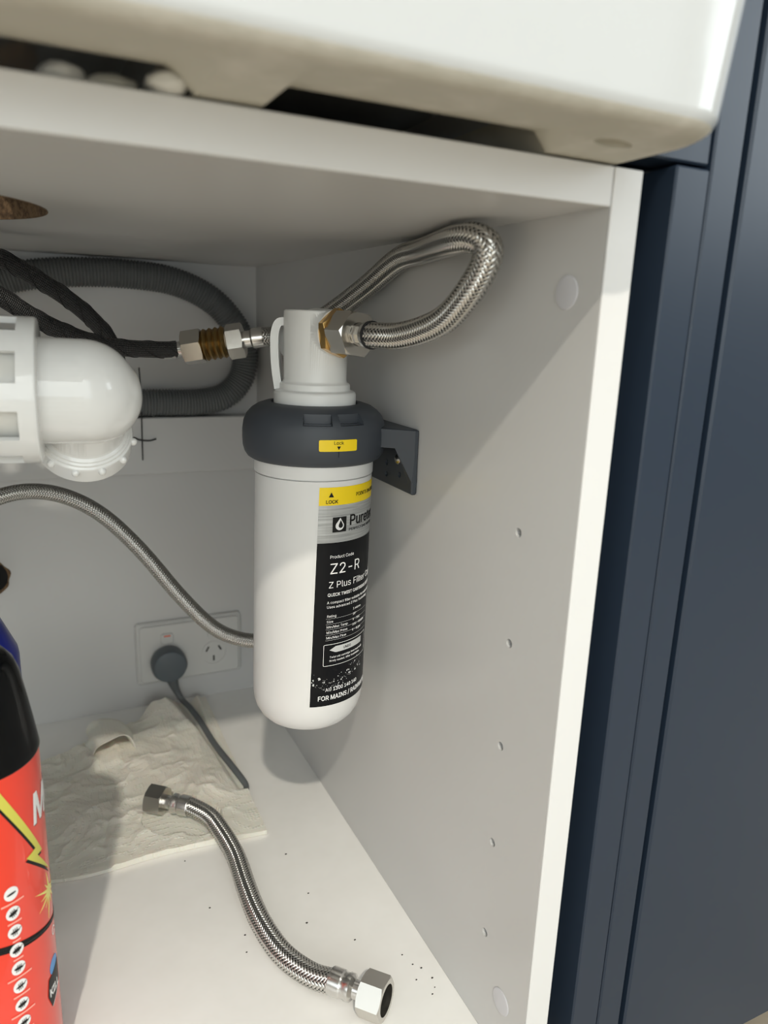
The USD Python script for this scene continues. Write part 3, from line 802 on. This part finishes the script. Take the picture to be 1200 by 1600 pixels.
# elbow: pipe along PXD, then turning back and down
OUT = V(0.02, 0.74, -0.68)
OUT /= np.linalg.norm(OUT)
b_ = TCc + PXD * 0.0205
bl = [m3.Manifold.sphere(RE, 72).translate(list(map(float, b_))), m3.Manifold.sphere(RE * 0.93, 72).translate(list(map(float, b_ + PXD * 0.0040 + OUT * 0.003)))]
cyl = man(lathe([(0, 0), (RE, 0), (RE, 0.045), (0, 0.045)], 72, b_ - PXD * 0.045, PXD))
cyl2 = man(lathe([(0, 0), (0.0215, 0), (0.0215, 0.050), (0, 0.050)], 72, b_, OUT))
el = m3.Manifold.batch_hull([cyl] + bl) + cyl2
obj("elbow", tri(el), M_PVC, c, smooth=40)
# slotted collar
RC = 0.0365
cl = man(ring([(RE - 0.002, -0.070), (RC, -0.070), (RC, -0.0015), (RC - 0.0005, -0.0005), (RC - 0.0018, 0), (RE - 0.002, 0.0004)], 96, TCc, PXD)) 
cs = man(ring([(RE + 0.0005, -0.069), (RC - 0.0032, -0.069), (RC - 0.0032, -0.004), (RE + 0.0005, -0.004)], 72, TCc, PXD))
cl = cl - cs
upv = V(0, 0, 1) - PXD * PXD[2]
upv /= np.linalg.norm(upv)
frv = np.cross(PXD, upv)
for ang in range(0, 360, 45):
    t = math.radians(ang - 22.5 + 0)
    rd = math.cos(t) * -frv + math.sin(t) * upv if False else math.cos(t) * V(0, -1, 0) + math.sin(t) * V(0, 0, 1)
    rd = rd - PXD * np.dot(rd, PXD)
    rd /= np.linalg.norm(rd)
    tn = np.cross(rd, PXD)
    bx_ = trimesh.creation.box([0.020, 0.0155, 0.012])
    Mx = np.eye(4)
    Mx[:3, 0], Mx[:3, 1], Mx[:3, 2] = PXD, np.cross(rd, PXD), rd
    Mx[:3, 3] = TCc - PXD * 0.0185 + rd * RC
    bx_.apply_transform(Mx)
    cl = cl - man(bx_)
obj("slotted_collar", tri(cl), M_PVC, c, smooth=35)
ins = lathe([(RE, -0.06), (RE + 0.0035, -0.06), (RE + 0.0035, -0.026), (RE + 0.0055, -0.026), (RE + 0.0055, -0.022), (RE + 0.0035, -0.022), (RE + 0.0035, -0.006), (RE, -0.006)], 72, TCc, PXD)
obj("inner_seal", ring([(RE - 0.001, -0.06), (RE + 0.003, -0.06), (RE + 0.003, -0.028), (RE + 0.0048, -0.028), (RE + 0.0048, -0.023), (RE + 0.003, -0.023), (RE + 0.003, -0.006), (RE - 0.001, -0.006)], 72, TCc, PXD), M_PVCM, c, smooth=35)
# ribbed nut behind the elbow
NC = b_ + OUT * 0.0290
NUT = [(0.0200, 0), (0.0212, 0), (0.0216, 0.0006), (0.0216, 0.0020), (0.0224, 0.0026), (0.0232, 0.0030), (0.0232, 0.0044), (0.0243, 0.0050), (0.0243, 0.0066), (0.0254, 0.0072), (0.0258, 0.0084), (0.0258, 0.0190), (0.0200, 0.0190)]
nt = man(ring(NUT, 96, NC, OUT))
e1 = np.cross(OUT, [1, 0, 0])
e1 /= np.linalg.norm(e1)
e2 = np.cross(OUT, e1)
for k in range(12):
    t = 2 * math.pi * (k + 0.5) / 12
    rd = math.cos(t) * e1 + math.sin(t) * e2
    lug = m3.Manifold.batch_hull([m3.Manifold.sphere(0.0020, 16).translate(list(map(float, NC + rd * 0.0263 + OUT * h))) for h in (0.0092, 0.0100)])
    nt = nt + lug
obj("ribbed_nut", tri(nt), M_PVC, c, smooth=35)
obj("tail_pipe", lathe([(0, 0), (0.0195, 0), (0.0195, 0.07), (0, 0.07)], 48, NC + OUT * 0.004, V(-0.75, 0.60, 0.25)), M_PVC, c, smooth=35)
# upright from the collar to the sink outlet
pu = TCc - PXD * 0.085
obj("tee_body", tri(man(lathe([(0, 0), (0.0300, 0), (0.0300, 0.06), (0, 0.06)], 64, pu - PXD * 0.02, PXD)) + man(lathe([(0, 0), (0.036, 0), (0.038, 0.004), (0.038, 0.16), (0, 0.16)], 64, (pu[0] - 0.01, pu[1], 0.335), (0.06, 0.26, 1.0)))), M_PVC, c, smooth=35)

# loose dark wire behind the elbow
c = thing("loose_wire", "thin black wire twig hanging below the white waste elbow", "wire", (-0.124, 0.5, 0.31))
w1, _ = spline([(-0.1245, 0.5035, 0.375), (-0.1238, 0.5035, 0.345), (-0.1243, 0.5035, 0.315), (-0.1247, 0.5035, 0.2837)], 0.002)
w2, _ = spline([(-0.142, 0.5030, 0.302), (-0.1325, 0.5030, 0.3065), (-0.128, 0.5028, 0.3045), (-0.118, 0.5028, 0.3032), (-0.111, 0.5030, 0.3048)], 0.001)
obj("strand", tube(w1, 0.00065, 8), M_BLACKR, c, smooth=True)
obj("strand", tube(w2, 0.0008, 8), M_BLACKR, c, smooth=True)

# ---------------------------------------------------------------- power outlet, plug
GX, GZ = -0.1375 + 0.058, 0.0997 - 0.036
c = thing("power_outlet", "white double power outlet with rocker switches low on the back panel", "power outlet", (GX, D, GZ))


def rbox(x0, x1, z0, z1, y0, y1, r, b):
    """rounded plate in the xz plane, front at y0, front edge bevelled"""
    o1, o2 = sbox(x0, z0, x1, z1).buffer(-r).buffer(r, 8), sbox(x0 + b, z0 + b, x1 - b, z1 - b).buffer(-r + b * 0.7).buffer(r - b * 0.7, 8)
    P = [(x, y1, z) for x, z in o1.exterior.coords] + [(x, y0 + b, z) for x, z in o1.exterior.coords] + [(x, y0, z) for x, z in o2.exterior.coords]
    return man(trimesh.convex.convex_hull(np.array(P)))


Y0 = D - 0.0085
obj("plate", tri(rbox(GX - 0.058, GX + 0.058, GZ - 0.036, GZ + 0.036, D - 0.0055, D - 0.0001, 0.004, 0.0015)), M_GPO, c, smooth=30)
fc = rbox(GX - 0.0545, GX + 0.0545, GZ - 0.0330, GZ + 0.0330, Y0, D - 0.004, 0.004, 0.001)
SOCK = [(-0.104, 0.0605), (-0.0535, 0.0560)]
SOCK = [(GX - 0.0255, GZ - 0.0075), (GX + 0.0255, GZ - 0.0075)]
for sx, sz in SOCK:
    for ox, oz, ang in ((-0.0070, 0.0045, 28), (0.0070, 0.0045, -28), (0, -0.0072, 0)):
        s_ = m3.Manifold.cube([0.0020, 0.02, 0.0066], True).rotate([0, ang, 0]).translate([sx + ox, Y0, sz + oz])
        fc = fc - s_
    rg_ = man(lathe([(0.0132, -0.001), (0.0138, -0.001), (0.0138, 0.0006), (0.0132, 0.0006), (0.0132, -0.001)], 48, (sx, Y0, sz), (0, -1, 0)))
    fc = fc - man(ring([(0.0134, -0.0006), (0.0139, -0.0006), (0.0139, 0.001), (0.0134, 0.001)], 48, (sx, Y0, sz), (0, -1, 0)))
obj("faceplate", tri(fc), M_GPO, c, smooth=30)
for sx, sz in SOCK:
    for ox, oz, ang in ((-0.0070, 0.0045, 28), (0.0070, 0.0045, -28), (0, -0.0072, 0)):
        obj("slot_shade", tri(m3.Manifold.cube([0.0020, 0.0008, 0.0066], True).rotate([0, ang, 0]).translate([sx + ox, Y0 + 0.0010, sz + oz])), M_HOLE, c, smooth=False)  # black inserts standing in for the shade inside the pin slots
for sx, sz in SOCK:
    sw = obj("rocker_switch", tri(rbox(sx - 0.0070, sx + 0.0070, sz + 0.0185, sz + 0.0345 - 0.0035, Y0 - 0.0022, Y0 + 0.001, 0.003, 0.0010)), M_GPO, c, smooth=30)
    obj("switch_marker", box(sx - 0.0035, sx + 0.0035, Y0 - 0.0024, Y0 - 0.0021, sz + 0.0275, sz + 0.0292), M_ORNG, sw, smooth=False, label="small orange-red on mark")
px_, pz_ = SOCK[0][0] - 0.0005, SOCK[0][1] - 0.001
c = thing("power_plug", "round grey power plug in the left socket with its cord trailing to the paper towel", "power plug", (px_, Y0, pz_))
obj("plug_body", lathe([(0, 0), (0.0165, 0), (0.0185, 0.003), (0.0190, 0.008), (0.0188, 0.016), (0.0172, 0.0200), (0.0150, 0.0212), (0, 0.0216)], 64, (px_, Y0, pz_), (0, -1, 0)), M_PLUG, c, smooth=35)
yb = Y0 - 0.012
cd = [(px_ + 0.001, yb, pz_ - 0.008), (px_ + 0.003, yb, pz_ - 0.020), (px_ + 0.0065, yb - 0.0005, pz_ - 0.032), (px_ + 0.0115, yb - 0.006, pz_ - 0.042), (px_ + 0.016, yb - 0.024, 0.0125), (-0.0838, 0.455, 0.0090), (-0.0800, 0.410, 0.0080), (-0.0742, 0.370, 0.0078), (-0.0695, 0.345, 0.0056), (-0.0680, 0.336, 0.0030), (-0.0720, 0.326, 0.0022), (-0.0800, 0.318, 0.0022)]
p, s = spline(cd, 0.002)
rr = 0.0030 + 0.0043 * np.exp(-((s / 0.020) ** 2)) - 0.0012 * np.clip((s - s[-1] + 0.03) / 0.03, 0, 1)
obj("cord", tube(p, rr, 18), M_CORD, c, smooth=True)

# ---------------------------------------------------------------- folded paper towel
nx, ny = 190, 210
U, Wv = np.meshgrid(np.linspace(0, 1, nx), np.linspace(0, 1, ny), indexing="ij")
# u from left to right, w from front to back
fl, fr, bl_, br = V(-0.285, 0.290), V(-0.0690, 0.2675), V(-0.285, 0.430), V(-0.0660, 0.520)
X = (1 - U) * (1 - Wv) * fl[0] + U * (1 - Wv) * fr[0] + (1 - U) * Wv * bl_[0] + U * Wv * br[0]
Yv = (1 - U) * (1 - Wv) * fl[1] + U * (1 - Wv) * fr[1] + (1 - U) * Wv * bl_[1] + U * Wv * br[1]
Yv = Yv - 0.010 * np.exp(-(((U - 0.32) / 0.22) ** 2)) * (1 - Wv)            # bulging front edge
# back edge: lower at the left, a tongue reaching the wall under the outlet
q3 = np.stack([X * 1.0, Yv, 0 * X], -1)
Yv += Wv**3 * 0.012 * (meshkit.noise(q3 * 60, 3) - 0.5)
f3 = lambda sc, o, sd: meshkit.fbm(q3 * [sc, sc, 1], o, sd)
ridge = 1 - np.abs(2 * f3(13, 3, 5) - 1)
ridge2 = 1 - np.abs(2 * f3(38, 3, 11) - 1)
inner = np.clip(np.minimum(1 - U, U + 0.2) * 7, 0.30, 1) * np.clip(Wv * 6, 0.30, 1)
hgt = 0.0022 + (0.0050 * ridge**2.5 + 0.0026 * ridge2**3) * inner
hgt += 0.0060 * np.exp(-(((X + 0.140) / 0.028) ** 2 + ((Yv - 0.385) / 0.035) ** 2)) + 0.0055 * np.exp(-(((X + 0.105) / 0.022) ** 2 + ((Yv - 0.34) / 0.03) ** 2))
step = np.clip((U - 0.42 - 0.10 * Wv + 0.02 * np.sin(Wv * 9)) * 60, 0, 1)        # second layer folded over on the right
hgt += 0.0018 * step
bk = np.clip((Yv - 0.450) / 0.065, 0, 1) * np.exp(-(((X + 0.108) / 0.031) ** 4))
hgt += 0.024 * bk**1.2 + 0.004 * np.exp(-(((X + 0.175) / 0.03) ** 2 + ((Yv - 0.44) / 0.02) ** 2))
cordd = np.abs(X + 0.079 - (0.42 - Yv) * 0.10)
hgt = np.where((Yv > 0.33), np.minimum(hgt, 0.0032 + np.clip(cordd - 0.004, 0, 1) * 0.9), hgt)   # pressed down under the cord
Yv = np.minimum(Yv, D - 0.0015)
near = np.hypot(X + 0.140, Yv - 0.316) < 0.024
near |= (np.hypot(X + 0.118, Yv - 0.300) < 0.018)
hgt = np.where(near, np.minimum(hgt, 0.0038), hgt)   # pressed flat under the loose hose's nut
topv = np.stack([X, Yv, hgt], -1)
edge_in = np.minimum.reduce([U, 1 - U, Wv, 1 - Wv]) * 40
botz = np.where(edge_in < 0.001, 0.0004, 0.0003)
botv = np.stack([X, Yv, np.full_like(X, 0.0004)], -1)
ia = np.arange(nx * ny).reshape(nx, ny)


def gridf(ix):
    return np.vstack([np.stack([ix[:-1, :-1], ix[1:, :-1], ix[1:, 1:]], -1).reshape(-1, 3), np.stack([ix[:-1, :-1], ix[1:, 1:], ix[:-1, 1:]], -1).reshape(-1, 3)])


rim = np.r_[ia[:, 0], ia[-1, 1:], ia[-2::-1, -1], ia[0, -2:0:-1]]
nr_ = len(rim)
sidef = np.vstack([np.stack([rim, rim[np.r_[1:nr_, 0]] + nx * ny, rim[np.r_[1:nr_, 0]]], 1), np.stack([rim, rim + nx * ny, rim[np.r_[1:nr_, 0]] + nx * ny], 1)])
tv = np.vstack([topv.reshape(-1, 3), botv.reshape(-1, 3)])
c = thing("paper_towel", "crumpled folded white paper towel lying on the cabinet base under the cord", "paper towel", (-0.16, 0.4, 0))
obj("folded_sheet", (tv, np.vstack([gridf(ia), gridf(ia)[:, ::-1] + nx * ny, sidef])), M_PAPER, c, smooth=60)
# curled corner, an arch open to the front
na, nb = 40, 40
a_, b2_ = np.meshgrid(np.linspace(-0.06, 1.0, na), np.linspace(0, 1, nb), indexing="ij")
ang = a_ * math.pi
cx = -0.1735 - 0.004 * b2_
rx = 0.0200 * (1 + 0.06 * np.sin(5 * b2_))
Xc = cx - rx * np.cos(ang) + 0.002 * np.sin(9 * b2_ + 3 * a_)
Yc = 0.430 + 0.050 * b2_ + 0.004 * np.sin(ang * 3.1 + 1) * (1 - b2_) - 0.006 * np.sin(ang) * (1 - b2_)
Zc = 0.0050 + 0.0235 * np.maximum(np.sin(ang), -0.05) * (1 - 0.35 * b2_**2) + 0.0015 * np.sin(7 * b2_ + 4 * a_)
sv = np.stack([Xc, Yc, Zc], -1).reshape(-1, 3)
ix = np.arange(na * nb).reshape(na, nb)
sf = gridf(ix)
tm = trimesh.Trimesh(sv, sf, process=False)
nrm = tm.vertex_normals
rim = np.r_[ix[:, 0], ix[-1, 1:], ix[-2::-1, -1], ix[0, -2:0:-1]]
nr_ = len(rim)
sd = np.vstack([np.stack([rim, rim[np.r_[1:nr_, 0]] + na * nb, rim[np.r_[1:nr_, 0]]], 1), np.stack([rim, rim + na * nb, rim[np.r_[1:nr_, 0]] + na * nb], 1)])
obj("curled_flap", (np.vstack([sv, sv - nrm * 0.0006]), np.vstack([sf, sf[:, ::-1] + na * nb, sd])), M_PAPER, c, smooth=50)

# ---------------------------------------------------------------- red spray can at the left
CX, CY, CR = -0.2675, 0.1280, 0.0322
c = thing("spray_can", "red aerosol can with a glossy black cap standing at the left edge", "spray can", (CX, CY, 0))
obj("can_body", lathe([(0, 0.004), (0.026, 0.0005), (0.030, 0.0005), (0.0318, 0.003), (CR, 0.005), (CR, 0.2050), (0.0318, 0.2065), (0.0308, 0.208), (0, 0.208)], 96, (CX, CY, 0)), M_RED, c, smooth=40)
obj("cap", lathe([(0, 0.2055), (0.0323, 0.2055), (0.0327, 0.2065), (0.0322, 0.2100), (0.0308, 0.2200), (0.0284, 0.2355), (0.0262, 0.2480), (0.0240, 0.2545), (0.0205, 0.2590), (0.0150, 0.2612), (0, 0.2618)], 96, (CX, CY, 0)), M_BLACKP, c, smooth=50)


def cput(poly, th, z, lift=0.0001, h=0.0001, sub=0.003):
    e = extr(poly, h) if not isinstance(poly, trimesh.Trimesh) else poly.copy()
    e.apply_translation([0, 0, lift])
    return wrap(e, CR, th, z, (CX, CY), None, sub)


def ct_(th, z):
    return (math.radians(th + 64) * CR, z)


bolt = [(-100, 0.2450), (-64.3, 0.1979), (-25.2, 0.1511), (-33.0, 0.1512), (-11.1, 0.1327), (-46.8, 0.1545), (-35.0, 0.1562), (-66.3, 0.1905), (-102, 0.2330)]
bolt = [(max(t, -76) if False else t, z) for t, z in bolt]
bp_ = Polygon([ct_(t, z) for t, z in bolt]).intersection(sbox(-0.05, 0.01, 0.1, 0.2035))
obj("bolt_shadow", cput(affinity.translate(bp_, -0.0006, -0.0016).intersection(sbox(-0.05, 0.01, 0.1, 0.2035)), -64, 0, 0.0001), M_INK, c, smooth=False)
obj("lightning_bolt", cput(bp_, -64, 0, 0.00025), M_BOLT, c, smooth=False, label="printed olive-yellow lightning bolt")
mo = text("MO", 0.0165, True, 0.80)
mo.apply_transform(np.array([[1, 0.10, 0, 0], [0, 1, 0, 0], [0, 0, 1, 0], [0, 0, 0, 1.0]]))
mb = mo.copy()
mb.apply_translation([0.0006, -0.0008, 0])
obj("title_shadow", cput(mb, -37.2, 0.1695, 0.0001), M_INK, c, smooth=False)
obj("title_lettering", cput(mo, -37.2, 0.1695, 0.0003), M_WHT, c, smooth=False, label="white title lettering MO")
nb_ = 60
th = np.linspace(-170, 30, nb_)
zz = 0.1102 - 0.0082 * np.clip((th + 78) / 60, -1, 1.2)
wd = 0.0022 - 0.0010 * np.clip((th + 60) / 50, 0, 1)
band = Polygon([ct_(t, z + w) for t, z, w in zip(th, zz, wd)] + [ct_(t, z - w) for t, z, w in list(zip(th, zz, wd))[::-1]])
obj("black_band", cput(band, -64, 0), M_INK, c, smooth=False)
WH, BK, TX = [], [], []
icon_z = (0.1408, 0.1291, 0.1179, 0.1066, 0.0953, 0.0839, 0.0721, 0.0603)
for k, z in enumerate(icon_z):
    WH.append(cput(affinity.scale(Point(0, 0).buffer(0.0037), 0.95, 1.05), -64.1, z, 0.0003))
    L = 0.0023
    bug = affinity.scale(Point(0, 0).buffer(1), L, (0.0006, 0.0010, 0.0007, 0.0011, 0.0008, 0.0006, 0.0010, 0.0009)[k])
    if k:
        for q in (-1, 0, 1):
            bug = bug.union(shapely.LineString([(q * 0.0009 - 0.0003, -0.0019), (q * 0.0009 + 0.0003, 0.0019)]).buffer(0.00016))
        bug = bug.union(shapely.LineString([(L * 0.8, 0), (L * 1.35, 0.0009)]).buffer(0.00014))
    BK.append(cput(affinity.rotate(bug, (8, 20, 5, 12, -5, 10, 8, 4)[k], origin=(0, 0)), -64.1, z, 0.0005))
    wl = (0.0115, 0.007, 0.004, 0.005, 0.0125, 0.0085, 0.0125, 0.009)[k]
    TX.append(cput(sbox(-wl / 2, -0.00045, wl / 2, 0.00045), -63.4, z - 0.0057, 0.0003))
obj("icon_disc", cat(WH), M_WHT, c, smooth=False, label="column of white ovals", kind="stuff")
obj("insect_icon", cat(BK), M_INK, c, smooth=False, label="dark insect pictograms", kind="stuff")
obj("caption_line", cat(TX), M_PINKT, c, smooth=False, label="pale caption lines too small to read", kind="stuff")
bz = []
for k in range(11):
    t = math.radians(100 + k * 26)
    ln = (0.013, 0.009, 0.016, 0.010)[k % 4]
    bz.append(Polygon([(0.0012 * math.cos(t + 1.57), 0.0012 * math.sin(t + 1.57)), (ln * math.cos(t), ln * math.sin(t)), (0.0012 * math.cos(t - 1.57), 0.0012 * math.sin(t - 1.57))]))
obj("starburst", cput(shapely.union_all(bz + [Point(0, 0).buffer(0.003)]), -16, 0.1215), M_BURST, c, smooth=False, label="pale yellow starburst")
kl = Polygon([(0, 0.004), (0.0016, 0.0135), (0.014, 0.0175), (0.014, 0.004), (0.003, -0.005)])
obj("badge_edge", cput(affinity.translate(kl, 0.0006, -0.0008), -35.5, 0.0565), M_WHT, c, smooth=False)
obj("badge", cput(kl, -35.5, 0.0565, 0.00025), M_INK, c, smooth=False, label="dark badge reading KILL")
obj("badge_lettering", cput(text("KILL", 0.0048, True, 0.75), -33.5, 0.0590, 0.0004), M_WHT, c, smooth=False)
obj("blue_patch", cput(Point(0, 0).buffer(0.0052), -20, 0.0745, 0.0001), M_BLUEP, c, smooth=False)
obj("side_lettering", cput(text("C", 0.0052, False), -19, 0.0915, 0.0002), M_WHT, c, smooth=False)

# blue capped bottle behind the can
c = thing("blue_bottle", "bottle with a tapered blue cap behind the black-capped spray can", "bottle", (-0.278, 0.228, 0.0003))
obj("bottle_body", lathe([(0, 0), (0.028, 0), (0.030, 0.002), (0.030, 0.170), (0.027, 0.185), (0.024, 0.190), (0, 0.190)], 64, (-0.278, 0.228, 0.0003)), M_WHT, c, smooth=40)
obj("cap", lathe([(0, 0.190), (0.0345, 0.190), (0.0350, 0.192), (0.0350, 0.2140), (0.0344, 0.218), (0.0240, 0.2430), (0.0225, 0.2440), (0, 0.2440)], 40, (-0.278, 0.228, 0.0003)), M_BLUE, c, smooth=30)

# small crumbs of dirt on the base
cr = []
for x, y, r in ((-0.062, 0.238, 0.0007), (-0.071, 0.163, 0.0007), (-0.115, 0.170, 0.0006), (-0.132, 0.205, 0.0006), (-0.060, 0.190, 0.0006), (-0.139, 0.262, 0.0005), (-0.045, 0.135, 0.0006), (-0.020, 0.110, 0.0005), (-0.013, 0.095, 0.0006), (-0.017, 0.100, 0.0005), (-0.010, 0.085, 0.0006), (-0.0205, 0.088, 0.0005), (-0.012, 0.078, 0.0004), (-0.016, 0.074, 0.0005), (-0.118, 0.155, 0.0005)):
    s_ = trimesh.creation.icosphere(1, r)
    s_.vertices *= [1.3, 0.9, 0.6]
    s_.apply_translation([x, y, r * 0.5])
    cr.append(s_)
tag(obj("dirt_crumbs", cat(cr), M_CRUMB, smooth=False), "scattered dark specks of dirt on the white cabinet base", "dirt", kind="stuff")
